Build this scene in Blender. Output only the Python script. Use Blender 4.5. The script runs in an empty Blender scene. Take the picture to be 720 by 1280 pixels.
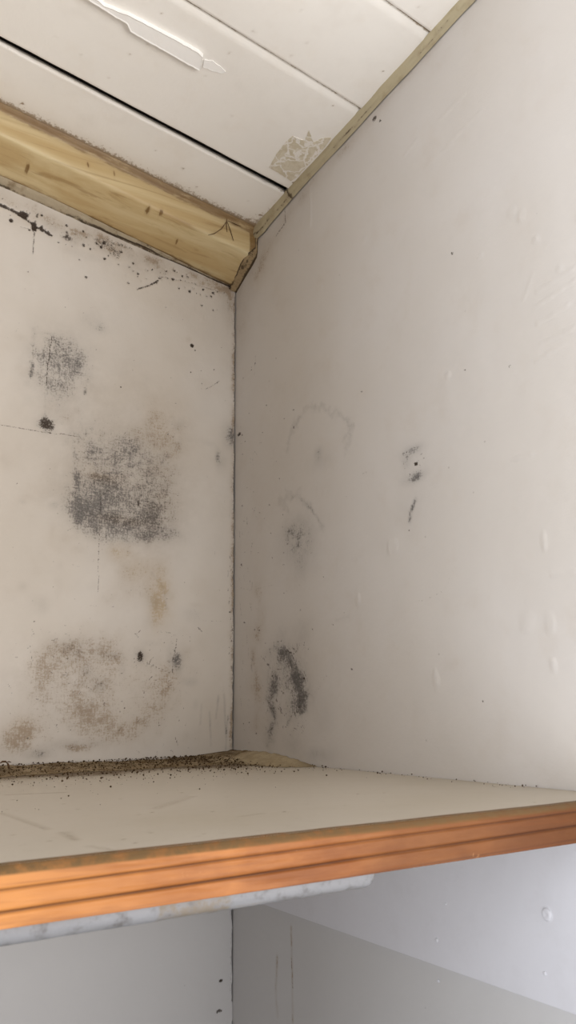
import bpy, bmesh, math, random
import numpy as np
from mathutils import Vector, Matrix, noise as mnoise

random.seed(7)
RNG = np.random.default_rng(11)
scn = bpy.context.scene
COL = scn.collection

# ------------------------------------------------------------------ camera
F_PX = 1047.6
YAW, PITCH, ROLL = 0.588155, 0.226597, -0.0099388
CAM = np.array([-0.845, -1.465, 1.60])
_fw = np.array([math.sin(YAW)*math.cos(PITCH), math.cos(YAW)*math.cos(PITCH), math.sin(PITCH)])
_r = np.array([math.cos(YAW), -math.sin(YAW), 0.0])
_u = np.cross(_r, _fw)
_c, _s = math.cos(ROLL), math.sin(ROLL)
RIGHT, UP, FWD = _c*_r + _s*_u, -_s*_r + _c*_u, _fw
cd = bpy.data.cameras.new('camera')
cam = bpy.data.objects.new('camera', cd)
COL.objects.link(cam)
cam.matrix_world = Matrix((
    (RIGHT[0], UP[0], -FWD[0], CAM[0]),
    (RIGHT[1], UP[1], -FWD[1], CAM[1]),
    (RIGHT[2], UP[2], -FWD[2], CAM[2]),
    (0, 0, 0, 1)))
cd.sensor_fit = 'VERTICAL'
cd.sensor_height = 24.0
cd.lens = F_PX/1280*24.0
cd.clip_start = 0.02
cd.dof.use_dof = True
cd.dof.focus_distance = 1.55
cd.dof.aperture_fstop = 9.0
scn.camera = cam

# ------------------------------------------------------------------ light
w = bpy.data.worlds.new('world')
scn.world = w
w.use_nodes = True
bg = w.node_tree.nodes['Background']
bg.inputs['Color'].default_value = (0.95, 0.975, 1.03, 1)
bg.inputs['Strength'].default_value = 0.58

def area(name, loc, target, sx, sy, power, col):
    ld = bpy.data.lights.new(name, 'AREA')
    ld.shape = 'RECTANGLE'; ld.size = sx; ld.size_y = sy
    ld.energy = power; ld.color = col
    o = bpy.data.objects.new(name, ld); COL.objects.link(o)
    o.location = loc
    o.rotation_euler = (Vector(target)-Vector(loc)).to_track_quat('-Z', 'Y').to_euler()
    return o
# two unseen area lamps added to shape the shading, from the left and in front
area('added_side_light', (-1.9, -1.3, 1.5), (-0.3, -0.5, 1.75), 0.7, 0.9, 42, (0.96, 0.98, 1.0))
area('added_front_light', (0.22, -2.6, 1.6), (-0.3, -0.3, 1.9), 1.0, 0.9, 43, (1.0, 0.955, 0.90))

vs = scn.view_settings
vs.view_transform = 'Standard'; vs.look = 'None'; vs.gamma = 1.0
vs.use_curve_mapping = False
vs.exposure = 0.0

# ------------------------------------------------------------------ helpers
def ray(x, y):
    return RIGHT*((x-360)/F_PX) - UP*((y-640)/F_PX) + FWD

def at(x, y, axis, val):
    """point of the photograph on the plane axis = val"""
    d = ray(x, y)
    t = (val-CAM[axis])/d[axis]
    return CAM + t*d

KC = np.array([0.0, 0.0, 2.578])            # ceiling / back wall / right wall corner
DX = np.array([0.9915, 0.0, -0.1301])       # boards run along this
EY = np.array([0.0, -0.9933, 0.1159])       # ceiling rises towards the room
NC = np.cross(DX, EY); NC /= np.linalg.norm(NC)
if NC[2] > 0: NC = -NC                      # faces down into the cupboard

def at_ceiling(x, y):
    d = ray(x, y)
    t = ((KC-CAM) @ NC)/(d @ NC)
    return CAM + t*d

def ceil_st(P):
    """ceiling coordinates: s to the left along the boards, t towards the room"""
    q = np.asarray(P)-KC
    t = q[1]/EY[1]
    s = (q - t*EY) @ DX / (DX @ DX)
    return -s, t

def ceil_pt(s, t, h=0.0):
    return KC - s*DX + t*EY + h*NC

def tag(o, label=None, cat=None, group=None, kind=None):
    if label: o['label'] = label
    if cat: o['category'] = cat
    if group: o['group'] = group
    if kind: o['kind'] = kind
    return o

def obj(name, me, mat=None, parent=None):
    o = bpy.data.objects.new(name, me)
    COL.objects.link(o)
    if mat is not None and not me.materials: me.materials.append(mat)
    if parent is not None: o.parent = parent
    return o

def mesh(name, V, Fs, smooth=False):
    me = bpy.data.meshes.new(name)
    me.from_pydata([tuple(map(float, v)) for v in V], [], [tuple(int(i) for i in f) for f in Fs])
    if smooth:
        me.polygons.foreach_set('use_smooth', np.ones(len(me.polygons), dtype=bool))
    me.update()
    return me

def bm_mesh(name, bm, smooth=False):
    me = bpy.data.meshes.new(name)
    bm.normal_update()
    bm.to_mesh(me); bm.free()
    if smooth:
        me.polygons.foreach_set('use_smooth', np.ones(len(me.polygons), dtype=bool))
    return me

def vnoise(x, y, seed=0, octaves=4, rough=0.5):
    """value noise on arrays, about -1..1"""
    out = np.zeros_like(np.asarray(x, dtype=float)); amp = 1.0; tot = 0.0
    for o in range(octaves):
        rg = np.random.default_rng(seed*101+o)
        T = rg.random((64, 64))*2-1
        xi = np.floor(x).astype(int); yi = np.floor(y).astype(int)
        fx = x-xi; fy = y-yi
        fx = fx*fx*(3-2*fx); fy = fy*fy*(3-2*fy)
        a = T[xi % 64, yi % 64]; b = T[(xi+1) % 64, yi % 64]
        c = T[xi % 64, (yi+1) % 64]; d = T[(xi+1) % 64, (yi+1) % 64]
        out += amp*((a*(1-fx)+b*fx)*(1-fy)+(c*(1-fx)+d*fx)*fy)
        tot += amp; amp *= rough; x = x*2.03+17.1; y = y*2.03+5.7
    return out/tot

def grid_mesh(name, P, attrs=None, flip=False, smooth=True):
    """P: (n, m, 3) array of points; attrs: dict of (n, m) arrays"""
    n, m = P.shape[:2]
    idx = np.arange(n*m).reshape(n, m)
    a = idx[:-1, :-1].ravel(); b = idx[1:, :-1].ravel(); c = idx[1:, 1:].ravel(); d = idx[:-1, 1:].ravel()
    q = np.stack([a, d, c, b] if flip else [a, b, c, d], 1)
    me = bpy.data.meshes.new(name)
    nq = len(q)
    me.vertices.add(n*m); me.loops.add(nq*4); me.polygons.add(nq)
    me.vertices.foreach_set('co', P.reshape(-1).astype(np.float32))
    me.loops.foreach_set('vertex_index', q.reshape(-1).astype(np.int32))
    me.polygons.foreach_set('loop_start', (np.arange(nq)*4).astype(np.int32))
    me.polygons.foreach_set('loop_total', np.full(nq, 4, dtype=np.int32))
    me.update(calc_edges=True)
    me.validate()
    if smooth:
        me.polygons.foreach_set('use_smooth', np.ones(nq, dtype=bool))
    for k, v in (attrs or {}).items():
        at_ = me.attributes.new(k, 'FLOAT', 'POINT')
        at_.data.foreach_set('value', v.reshape(-1).astype(np.float32))
    return me

def box_mesh(name, x0, x1, y0, y1, z0, z1, bevel=0.0, seg=2):
    bm = bmesh.new()
    bmesh.ops.create_cube(bm, size=1.0)
    for v in bm.verts:
        v.co = Vector(((x0+x1)/2+v.co.x*(x1-x0), (y0+y1)/2+v.co.y*(y1-y0), (z0+z1)/2+v.co.z*(z1-z0)))
    if bevel:
        bmesh.ops.bevel(bm, geom=bm.edges[:], offset=bevel, segments=seg, affect='EDGES', profile=0.5)
    return bm_mesh(name, bm)

def srgb(r, g, b):
    def f(c):
        c /= 255.0
        return c/12.92 if c <= 0.04045 else ((c+0.055)/1.055)**2.4
    return (f(r), f(g), f(b), 1.0)

# ---- material building blocks
class NT:
    def __init__(self, name):
        self.m = bpy.data.materials.new(name); self.m.use_nodes = True
        self.t = self.m.node_tree; self.n = self.t.nodes; self.l = self.t.links
        self.bsdf = self.n['Principled BSDF']
        self.co = self.n.new('ShaderNodeTexCoord').outputs['Object']
    def put(self, sock, v):
        if isinstance(v, bpy.types.NodeSocket): self.l.new(v, sock)
        else: sock.default_value = v
    def attr(self, name):
        a = self.n.new('ShaderNodeAttribute'); a.attribute_name = name
        return a.outputs['Fac']
    def mapping(self, scale):
        m = self.n.new('ShaderNodeMapping'); self.l.new(self.co, m.inputs['Vector'])
        m.inputs['Scale'].default_value = scale
        return m.outputs['Vector']
    def noise(self, scale, detail=4, rough=0.5, vec=None, dist=0.0):
        t = self.n.new('ShaderNodeTexNoise')
        self.l.new(vec if vec is not None else self.co, t.inputs['Vector'])
        t.inputs['Scale'].default_value = scale; t.inputs['Detail'].default_value = detail
        t.inputs['Roughness'].default_value = rough; t.inputs['Distortion'].default_value = dist
        return t.outputs['Fac']
    def voronoi(self, scale, vec=None):
        t = self.n.new('ShaderNodeTexVoronoi')
        self.l.new(vec if vec is not None else self.co, t.inputs['Vector'])
        t.inputs['Scale'].default_value = scale
        return t
    def math(self, op, a, b=0.0, c=None, clamp=False):
        m = self.n.new('ShaderNodeMath'); m.operation = op; m.use_clamp = clamp
        self.put(m.inputs[0], a); self.put(m.inputs[1], b)
        if c is not None: self.put(m.inputs[2], c)
        return m.outputs[0]
    def ss(self, v, lo, hi, a=0.0, b=1.0):
        m = self.n.new('ShaderNodeMapRange'); m.interpolation_type = 'SMOOTHSTEP'
        self.put(m.inputs['Value'], v)
        m.inputs['From Min'].default_value = lo; m.inputs['From Max'].default_value = hi
        m.inputs['To Min'].default_value = a; m.inputs['To Max'].default_value = b
        return m.outputs['Result']
    def mix(self, fac, a, b, mode='MIX'):
        m = self.n.new('ShaderNodeMix'); m.data_type = 'RGBA'; m.blend_type = mode
        self.put(m.inputs['Factor'], fac); self.put(m.inputs[6], a); self.put(m.inputs[7], b)
        return m.outputs[2]
    def bump(self, height, strength=0.3, dist=0.002, normal=None):
        b = self.n.new('ShaderNodeBump')
        self.l.new(height, b.inputs['Height'])
        b.inputs['Strength'].default_value = strength; b.inputs['Distance'].default_value = dist
        if normal is not None: self.l.new(normal, b.inputs['Normal'])
        return b.outputs['Normal']
    def done(self, color, rough=0.55, normal=None, spec=0.4):
        self.put(self.bsdf.inputs['Base Color'], color)
        self.put(self.bsdf.inputs['Roughness'], rough)
        self.bsdf.inputs['Specular IOR Level'].default_value = spec
        if normal is not None: self.l.new(normal, self.bsdf.inputs['Normal'])
        return self.m

# ------------------------------------------------------------------ materials
PAINT = (205, 194, 182)

def wall_material(name, base, warm):
    k = NT(name)
    big = k.noise(2.3, 3, 0.5)
    mid = k.noise(14, 5, 0.6)
    c = k.mix(k.ss(big, 0.35, 0.65), srgb(*base), srgb(*warm))
    c = k.mix(k.ss(mid, 0.5, 0.8, 0, 0.16), c, srgb(172, 156, 138))
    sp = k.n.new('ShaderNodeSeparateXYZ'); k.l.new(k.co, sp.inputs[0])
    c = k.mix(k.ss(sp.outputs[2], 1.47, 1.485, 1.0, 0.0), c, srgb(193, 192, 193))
    # ochre, brown and black growths: painted masks broken up by noise
    fine = k.noise(300, 8, 0.75)
    hor = k.noise(170, 7, 0.78, k.mapping((0.35, 0.6, 1.6)))
    ver = k.noise(170, 7, 0.78, k.mapping((1.7, 1.7, 0.3)))
    hat = k.math('MULTIPLY', k.math('ADD', hor, ver), 0.5)
    grit = k.math('ADD', k.math('MULTIPLY', hat, 0.6), k.math('MULTIPLY', fine, 0.4))
    grit = k.math('MULTIPLY_ADD', grit, 2.1, -0.55)
    def grow(a, sharp, soft):
        # crisp texture where grit is low plus a soft veil
        v = k.math('SUBTRACT', k.math('MULTIPLY_ADD', a, 0.62, 0.15), grit)
        v = k.ss(v, -0.04, sharp)
        v = k.math('MULTIPLY', v, k.ss(a, 0.0, 0.25))
        return k.math('ADD', k.math('MULTIPLY', v, 1.0-soft), k.math('MULTIPLY', a, soft), clamp=True)
    ye = k.attr('yellow'); br = k.attr('brown'); bl = k.attr('black'); cr = k.attr('crack')
    c = k.mix(k.math('MULTIPLY', grow(ye, 0.16, 0.6), 0.75), c, srgb(168, 142, 100))
    c = k.mix(k.math('MULTIPLY', grow(br, 0.2, 0.45), 0.85), c, srgb(142, 120, 94))
    c = k.mix(k.math('MULTIPLY', grow(bl, 0.2, 0.42), 0.9), c, k.mix(k.ss(fine, 0.4, 0.62), srgb(66, 63, 62), srgb(104, 100, 98)))
    # fly specks
    vo = k.voronoi(38)
    spk = k.ss(vo.outputs['Distance'], 0.045, 0.075, 1, 0)
    wn = k.n.new('ShaderNodeTexWhiteNoise'); wn.noise_dimensions = '3D'
    k.l.new(vo.outputs['Position'], wn.inputs['Vector'])
    spk = k.math('MULTIPLY', spk, k.ss(wn.outputs['Value'], 0.93, 0.95))
    c = k.mix(k.math('MULTIPLY', spk, k.attr('specks')), c, srgb(70, 58, 48))
    crk = k.math('MULTIPLY', k.ss(k.math('ADD', cr, k.math('MULTIPLY', k.math('SUBTRACT', 0.5, k.noise(330, 4, 0.65)), 2.2)), 0.3, 0.75), k.ss(cr, 0.05, 0.3))
    crk = k.math('MULTIPLY', crk, k.ss(cr, 0.0, 1.0, 0.5, 1.0))
    c = k.mix(crk, c, srgb(50, 37, 27))
    relief = k.math('ADD', k.math('MULTIPLY', k.noise(55, 4, 0.5), 0.5), k.math('MULTIPLY', k.noise(9, 3, 0.5), 2.0))
    nrm = k.bump(relief, 0.45, 0.0026)
    nrm = k.bump(k.noise(420, 3, 0.5), 0.12, 0.0008, nrm)
    return k.done(c, k.ss(bl, 0.0, 0.8, 0.52, 0.85), nrm, 0.35)

M_BACK = wall_material('stained_white_paint', (208, 201, 193), (199, 190, 179))
M_RIGHT = wall_material('white_wall_paint', (200, 195, 191), (196, 190, 184))

def simple_paint(name, base, dirt, dirt_amt=0.25, rough=0.5, nscale=20, attr=None, attr_col=None, bump=0.3):
    k = NT(name)
    c = k.mix(k.ss(k.noise(nscale, 6, 0.65), 0.48, 0.75, 0, dirt_amt), srgb(*base), srgb(*dirt))
    if attr:
        fine = k.noise(140, 7, 0.7)
        a = k.attr(attr)
        v = k.ss(k.math('SUBTRACT', k.math('MULTIPLY_ADD', a, 0.7, 0.25), fine), 0.0, 0.2)
        v = k.math('ADD', k.math('MULTIPLY', k.math('MULTIPLY', v, k.ss(a, 0, .2)), 0.6), k.math('MULTIPLY', a, 0.4), clamp=True)
        c = k.mix(v, c, srgb(*attr_col))
    nrm = k.bump(k.noise(60, 4, 0.55), bump, 0.002)
    return k.done(c, rough, nrm, 0.35)

M_CEIL = simple_paint('ceiling_paint', (245, 241, 235), (236, 228, 217), 0.35, 0.55, 12, 'grime', (140, 116, 84))
M_FLAKE = simple_paint('filler_paint', (252, 250, 247), (242, 238, 233), 0.3, 0.6, 40)
M_CAULK = simple_paint('old_filler', (178, 166, 138), (146, 128, 96), 0.6, 0.75, 30, 'grime', (70, 54, 38), 0.5)
M_BEAD = simple_paint('grey_brown_filler', (176, 162, 138), (128, 108, 80), 0.8, 0.8, 45, 'grime', (56, 42, 30), 0.7)
M_PLAIN = simple_paint('cupboard_paint', (226, 222, 216), (214, 208, 200), 0.25, 0.55, 8)
M_CLEAT = simple_paint('cleat_paint', (208, 208, 215), (196, 195, 200), 0.3, 0.45, 18)
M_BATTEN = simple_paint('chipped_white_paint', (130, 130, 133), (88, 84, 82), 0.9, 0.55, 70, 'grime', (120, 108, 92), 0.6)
M_DARK = NT('dark_cavity').done((0.012, 0.008, 0.006, 1), 0.9)
M_FLOOR = simple_paint('floor_paint', (150, 138, 122), (110, 98, 84), 0.5, 0.6, 6)

def shelf_top_material():
    k = NT('shelf_paint')
    c = k.mix(k.ss(k.noise(3, 4, 0.5), 0.4, 0.65), srgb(198, 188, 173), srgb(189, 178, 160))
    c = k.mix(k.ss(k.noise(60, 6, 0.7), 0.55, 0.8, 0, 0.35), c, srgb(150, 134, 110))
    scuff = k.noise(30, 5, 0.7, k.mapping((0.25, 2.2, 1)))
    c = k.mix(k.ss(scuff, 0.62, 0.75, 0, 0.3), c, srgb(160, 138, 104))
    a = k.attr('grime')
    v = k.ss(k.math('SUBTRACT', k.math('MULTIPLY_ADD', a, 0.75, 0.22), k.noise(110, 8, 0.72)), 0.0, 0.22)
    v = k.math('ADD', k.math('MULTIPLY', k.math('MULTIPLY', v, k.ss(a, 0, .2)), 0.6), k.math('MULTIPLY', a, 0.4), clamp=True)
    c = k.mix(v, c, srgb(104, 84, 58))
    nrm = k.bump(k.noise(45, 4, 0.5), 0.25, 0.0015)
    return k.done(c, k.ss(a, 0, .7, 0.36, 0.85), nrm, 0.45)
M_SHELF = shelf_top_material()

def dirt_material():
    k = NT('dry_dirt')
    c = k.mix(k.ss(k.noise(45, 6, 0.65), 0.35, 0.65), srgb(168, 150, 122), srgb(126, 106, 78))
    c = k.mix(k.ss(k.noise(220, 5, 0.7), 0.53, 0.62, 0, 0.8), c, srgb(70, 54, 38))
    c = k.mix(k.math('MULTIPLY', k.attr('pale'), 0.6), c, srgb(184, 168, 138))
    c = k.mix(k.math('MULTIPLY', k.attr('grime'), 0.85), c, srgb(58, 42, 28))
    nrm = k.bump(k.noise(180, 5, 0.6), 0.9, 0.003)
    return k.done(c, 0.95, nrm, 0.1)
M_DIRT = dirt_material()
k_ = NT('crumb_dirt')
M_CRUMB = k_.done(k_.mix(k_.noise(90, 3, 0.5), srgb(34, 24, 16), srgb(92, 72, 48)), 0.95, None, 0.1)

def edge_wood():
    k = NT('orange_softwood')
    st = k.mapping((0.06, 1, 1.0))
    g = k.noise(160, 6, 0.6, st, 0.6)
    blot = k.noise(14, 5, 0.65, k.mapping((0.5, 1, 1.5)))
    c = k.mix(k.ss(blot, 0.38, 0.66), srgb(140, 82, 38), srgb(172, 110, 58))
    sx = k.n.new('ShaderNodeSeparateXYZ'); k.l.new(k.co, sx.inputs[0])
    falloff_tone = k.math('ADD', sx.outputs[0], k.math('MULTIPLY', k.noise(6, 4, 0.6), 0.35))  # light falloff from left to right put into the wood colour
    c = k.mix(k.ss(falloff_tone, -0.50, 0.05, 0.0, 0.85), c, srgb(84, 48, 20))
    c = k.mix(k.ss(falloff_tone, -0.55, -0.32, 0.6, 0.0), c, srgb(206, 142, 78))
    c = k.mix(k.ss(g, 0.45, 0.7, 0, 0.45), c, srgb(112, 62, 26))
    c = k.mix(k.attr('line'), c, srgb(62, 30, 10))
    c = k.mix(k.math('MULTIPLY', k.attr('band'), k.ss(k.noise(70, 5, .7), 0.3, 0.6, 0.55, 1.0)), c, srgb(104, 80, 50))
    c = k.mix(k.math('MULTIPLY', k.ss(k.noise(55, 6, 0.75), 0.66, 0.74), 0.55), c, srgb(206, 156, 108))
    nrm = k.bump(g, 0.25, 0.0015)
    k.bsdf.inputs['Coat Weight'].default_value = 0.05; k.bsdf.inputs['Coat Roughness'].default_value = 0.32
    return k.done(c, 0.55, nrm, 0.22)
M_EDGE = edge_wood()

def beam_wood():
    k = NT('yellow_painted_wood')
    st = k.mapping((0.05, 1, 1))
    g = k.noise(70, 6, 0.6, st, 0.8)
    g2 = k.noise(24, 5, 0.6, k.mapping((0.07, 1, 1)), 0.4)
    c = k.mix(k.ss(g2, 0.35, 0.62), srgb(204, 184, 142), srgb(186, 160, 114))
    c = k.mix(k.ss(g, 0.52, 0.72, 0, 0.55), c, srgb(144, 114, 70))
    c = k.mix(k.math('MULTIPLY', k.attr('pale'), 0.8), c, srgb(222, 208, 168))  # highlight along the arris painted as a paler colour
    a = k.attr('grime')
    v = k.ss(k.math('SUBTRACT', k.math('MULTIPLY_ADD', a, 0.8, 0.2), k.noise(90, 7, 0.7, k.mapping((0.3, 1, 1)))), 0.0, 0.25)
    v = k.math('ADD', k.math('MULTIPLY', k.math('MULTIPLY', v, k.ss(a, 0, .2)), 0.5), k.math('MULTIPLY', a, 0.5), clamp=True)
    c = k.mix(v, c, srgb(118, 88, 48))
    nrm = k.bump(k.math('ADD', g, k.noise(60, 4, .5)), 0.3, 0.002)
    return k.done(c, 0.45, nrm, 0.4)
M_BEAM = beam_wood()
k_ = NT('brown_thread'); M_THREAD = k_.done(srgb(84, 58, 34), 0.8)

# ------------------------------------------------------------------ painted masks
class Canvas:
    """masks over a wall given as (u, z) grids; strokes are placed at points of the photograph"""
    def __init__(self, u, z, axis, val):
        self.u, self.z, self.axis, self.val = u, z, axis, val
        self.ua = 0 if axis == 1 else 1
        self.A = {}
        self.shape = (len(u), len(z))
        self.U, self.Z = np.meshgrid(u, z, indexing='ij')
        self.wob = vnoise(self.U*38, self.Z*38, 3, 5, .7)
        self.wob2 = vnoise(self.U*38+31, self.Z*38+9, 4, 5, .7)
        self.frac = vnoise(self.U*26, self.Z*26, 5, 6, .75)
        self.frac2 = vnoise(self.U*30+3, self.Z*30+40, 6, 6, .75)
    def ch(self, c):
        if c not in self.A: self.A[c] = np.zeros(self.shape)
        return self.A[c]
    def pt(self, x, y):
        p = at(x, y, self.axis, self.val)
        return p[self.ua], p[2]
    def scale(self, x, y):
        a = self.pt(x-2, y); b = self.pt(x+2, y); c = self.pt(x, y-2); d = self.pt(x, y+2)
        return math.hypot(b[0]-a[0], 0)/4, abs(d[1]-c[1])/4
    def window(self, u0, u1, z0, z1):
        iu = np.where((self.u >= u0) & (self.u <= u1))[0]; iz = np.where((self.z >= z0) & (self.z <= z1))[0]
        if len(iu) == 0 or len(iz) == 0: return None
        return slice(iu[0], iu[-1]+1), slice(iz[0], iz[-1]+1)
    def blob(self, c, x, y, rx, ry, s, soft=0.8, wob=0.35):
        A = self.ch(c); cu, cz = self.pt(x, y); su, sz = self.scale(x, y)
        ru, rz = rx*su, ry*sz
        W = self.window(cu-ru*2.4, cu+ru*2.4, cz-rz*2.4, cz+rz*2.4)
        if W is None: return
        d = np.hypot((self.U[W]-cu)/ru, (self.Z[W]-cz)/rz)
        if c == 'crack' or c == 'lump':
            d = d + self.wob[W]*wob
            m = np.clip((1+soft/2-d)/soft, 0, 1); m = m*m*(3-2*m)*s
        else:
            m = np.exp(-0.9*d**2.4)*np.clip(1-(d-1.6)/.8, 0, 1)*s*np.clip(1.0+1.0*self.frac[W], 0.2, 1.6)
        A[W] = 1-(1-A[W])*(1-np.clip(m, 0, 1))
    def stroke(self, c, pts, wpx, s, soft=0.9, wob=0.8):
        A = self.ch(c)
        for (a, b) in zip(pts[:-1], pts[1:]):
            pa = self.pt(*a); pb = self.pt(*b); su, sz = self.scale(*a)
            r = max(wpx*0.5*(su+sz)/2, 0.0011)
            W = self.window(min(pa[0], pb[0])-3*r, max(pa[0], pb[0])+3*r, min(pa[1], pb[1])-3*r, max(pa[1], pb[1])+3*r)
            if W is None: continue
            U = self.U[W]+self.wob[W]*r*wob; Z = self.Z[W]+self.wob2[W]*r*wob
            du, dz = pb[0]-pa[0], pb[1]-pa[1]; L2 = du*du+dz*dz+1e-12
            t = np.clip(((U-pa[0])*du+(Z-pa[1])*dz)/L2, 0, 1)
            d = np.hypot(U-pa[0]-t*du, Z-pa[1]-t*dz)/r
            if c in ('crack', 'lump'):
                m = np.clip((1+soft/2-d)/soft, 0, 1); m = m*m*(3-2*m)*s
            else:
                m = np.exp(-0.8*d**2)*s*np.clip(1.0+1.2*self.frac2[W], 0.1, 1.7)
            A[W] = np.maximum(A[W], m)
    def dot(self, c, x, y, r, s=1.0):
        self.blob(c, x, y, max(r, 0.7), max(r, 0.7), s, 0.8, 0.2)

def graded(parts):
    """[(start, stop, step), ...] joined into one sorted coordinate list"""
    out = []
    for a, b, st in parts:
        n = max(1, int(round(abs(b-a)/st)))
        out += list(np.linspace(a, b, n, endpoint=False))
    out.append(parts[-1][1])
    return np.array(out)

FRONT = -1.25          # mouth of the cupboard
LEFT = -0.97

# ------------------------------------------------------------------ back wall
u = graded([(LEFT, -0.64, 0.02), (-0.64, 0.0, 0.0022)])
z = graded([(0.0, 1.0, 0.04), (1.0, 2.62, 0.0024), (2.62, 3.1, 0.04)])
B = Canvas(u, z, 1, 0.0)
for c in ('yellow', 'brown', 'black', 'crack', 'specks'): B.ch(c)
# upper grey patch and streaks
B.blob('black', 64, 446, 32, 42, .62); B.blob('black', 92, 455, 24, 28, .5); B.blob('black', 75, 495, 38, 46, .26); B.blob('black', 130, 440, 50, 50, .14)
B.stroke('black', [(43, 410), (41, 432), (40, 470)], 9, .62); B.stroke('black', [(45, 415), (66, 418)], 7, .4)
B.stroke('crack', [(65, 421), (62, 440), (59, 462), (58, 482)], 1.6, .75)
B.stroke('black', [(109, 436), (108, 470), (106, 492)], 4, .6)
B.stroke('black', [(60, 462), (58, 485), (56, 510), (57, 525)], 4, .45)
B.blob('black', 58, 531, 12, 11, .95, .7); B.blob('crack', 59, 531, 8, 7, .8, 1.2, 1.0)
B.stroke('crack', [(-5, 530), (30, 536), (60, 541), (96, 545)], 1.0, .6)
B.blob('black', 118, 403, 16, 12, .25); B.blob('black', 125, 410, 10, 6, .3)
# middle hatched patch
B.blob('black', 150, 612, 58, 66, .34); B.blob('black', 180, 585, 46, 40, .34); B.blob('black', 165, 640, 60, 40, .22)
B.stroke('black', [(102, 548), (150, 560), (205, 582)], 40, .55); B.stroke('black', [(105, 580), (205, 600)], 40, .42)
B.stroke('black', [(128, 542), (160, 560)], 14, .45)
for yy in (548, 556, 566, 573, 580, 590):
    B.stroke('black', [(94+RNG.random()*8, yy-3), (125, yy+RNG.normal()), (140+RNG.random()*40, yy+3)], 4, .55)
B.stroke('crack', [(118, 571), (156, 573)], 1.5, .4)
B.stroke('black', [(95, 560), (97, 600), (98, 650)], 11, .6)
B.stroke('black', [(129, 545), (128, 600), (126, 640)], 4, .5)
B.blob('black', 104, 628, 34, 15, .5); B.stroke('black', [(66, 632), (95, 622)], 12, .42)
B.blob('black', 128, 655, 42, 16, .42); B.blob('black', 188, 658, 34, 20, .42); B.blob('black', 208, 668, 22, 8, .4)
B.blob('black', 95, 640, 20, 8, .35); B.blob('black', 160, 672, 45, 8, .3)
B.blob('crack', 173, 629, 1.8, 4, .75, .8, .3)
B.stroke('crack', [(126, 620), (124, 660), (123, 705), (122, 740)], 1.5, .55)
B.blob('black', 120, 600, 32, 26, .25); B.blob('black', 200, 630, 24, 26, .3)
B.blob('black', 148, 605, 82, 84, .16); B.blob('black', 110, 520, 80, 70, .10); B.blob('black', 90, 845, 70, 50, .14); B.stroke('black', [(38, 420), (36, 480)], 14, .3)
# right edge of this wall
B.blob('black', 287, 545, 9, 15, .75, 1.0); B.blob('black', 276, 574, 8, 14, .4); B.blob('black', 252, 552, 20, 4, .2)
B.stroke('crack', [(258, 486), (268, 481), (274, 476)], 1.2, .6)
B.dot('crack', 240, 432, 2.6, 1); B.dot('crack', 244, 438, 1.2, .6)
B.blob('black', 272, 570, 3, 10, .5)
# browns and ochres
B.blob('brown', 212, 545, 26, 38, .35); B.blob('brown', 188, 605, 46, 70, .38); B.blob('brown', 132, 596, 32, 12, .45)
B.blob('brown', 150, 650, 36, 8, .5); B.blob('brown', 58, 612, 22, 14, .25); B.blob('brown', 8, 575, 14, 10, .22)
B.blob('brown', 160, 505, 70, 50, .22); B.blob('brown', 90, 560, 60, 60, .15); B.blob('brown', 205, 640, 24, 40, .25); B.blob('brown', 180, 700, 34, 40, .14)
B.blob('yellow', 150, 690, 14, 12, .65); B.blob('yellow', 201, 745, 15, 36, .75); B.blob('yellow', 174, 712, 22, 20, .45); B.blob('brown', 175, 730, 40, 46, .25)
B.blob('yellow', 205, 545, 24, 40, .22); B.blob('yellow', 195, 770, 8, 16, .35)
B.stroke('black', [(190, 715), (205, 735), (208, 760)], 3, .3)
# lower ring stain
B.stroke('brown', [(92, 888), (118, 905), (148, 914), (180, 905), (198, 876), (206, 840)], 34, .36)
B.stroke('brown', [(95, 886), (128, 904)], 22, .5, wob=2); B.stroke('brown', [(140, 914), (172, 905)], 16, .5, wob=2)
B.stroke('brown', [(66, 815), (100, 808), (135, 812)], 36, .36); B.blob('black', 96, 812, 34, 15, .5)
B.blob('brown', 75, 850, 50, 50, .32); B.blob('brown', 28, 925, 30, 24, .6); B.blob('brown', 100, 935, 18, 6, .6)
B.blob('brown', 35, 835, 30, 22, .18); B.blob('brown', 150, 860, 80, 66, .24); B.blob('brown', 110, 880, 110, 70, .18)
B.blob('black', 48, 942, 16, 7, .6); B.blob('black', 100, 930, 40, 6, .3); B.blob('yellow', 25, 915, 20, 20, .35)
B.blob('black', 108, 838, 8, 8, .4); B.blob('black', 140, 820, 16, 5, .35)
B.blob('crack', 175, 821, 4, 7, .85, .7, .4); B.blob('black', 175, 820, 7, 9, .6)
B.blob('black', 221, 828, 7, 13, .85); B.stroke('crack', [(221, 800), (217, 822), (215, 840)], 2, .55); B.blob('black', 212, 822, 5, 14, .4)
B.stroke('crack', [(186, 830), (200, 836), (212, 841)], 1.1, .55)
B.stroke('crack', [(243, 762), (250, 775), (282, 778)], 1.0, .35)
for a in ((262, 890, 264, 932), (273, 870, 270, 898), (252, 880, 250, 905), (280, 868, 283, 925), (285, 895, 282, 940)):
    B.stroke('black', [a[:2], a[2:]], 2.2, .5)
B.blob('black', 236, 852, 10, 5, .3); B.blob('brown', 262, 905, 20, 35, .16)
B.stroke('crack', [(248, 785), (252, 790)], 2.5, .6)
for t in range(40):
    yy = 690+RNG.random()*260
    B.stroke('crack', [(x0 := 284+RNG.random()*8, yy), (x0+RNG.normal()*1.5, yy+RNG.random()*9)], 1.2, .3+.4*RNG.random())
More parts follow.
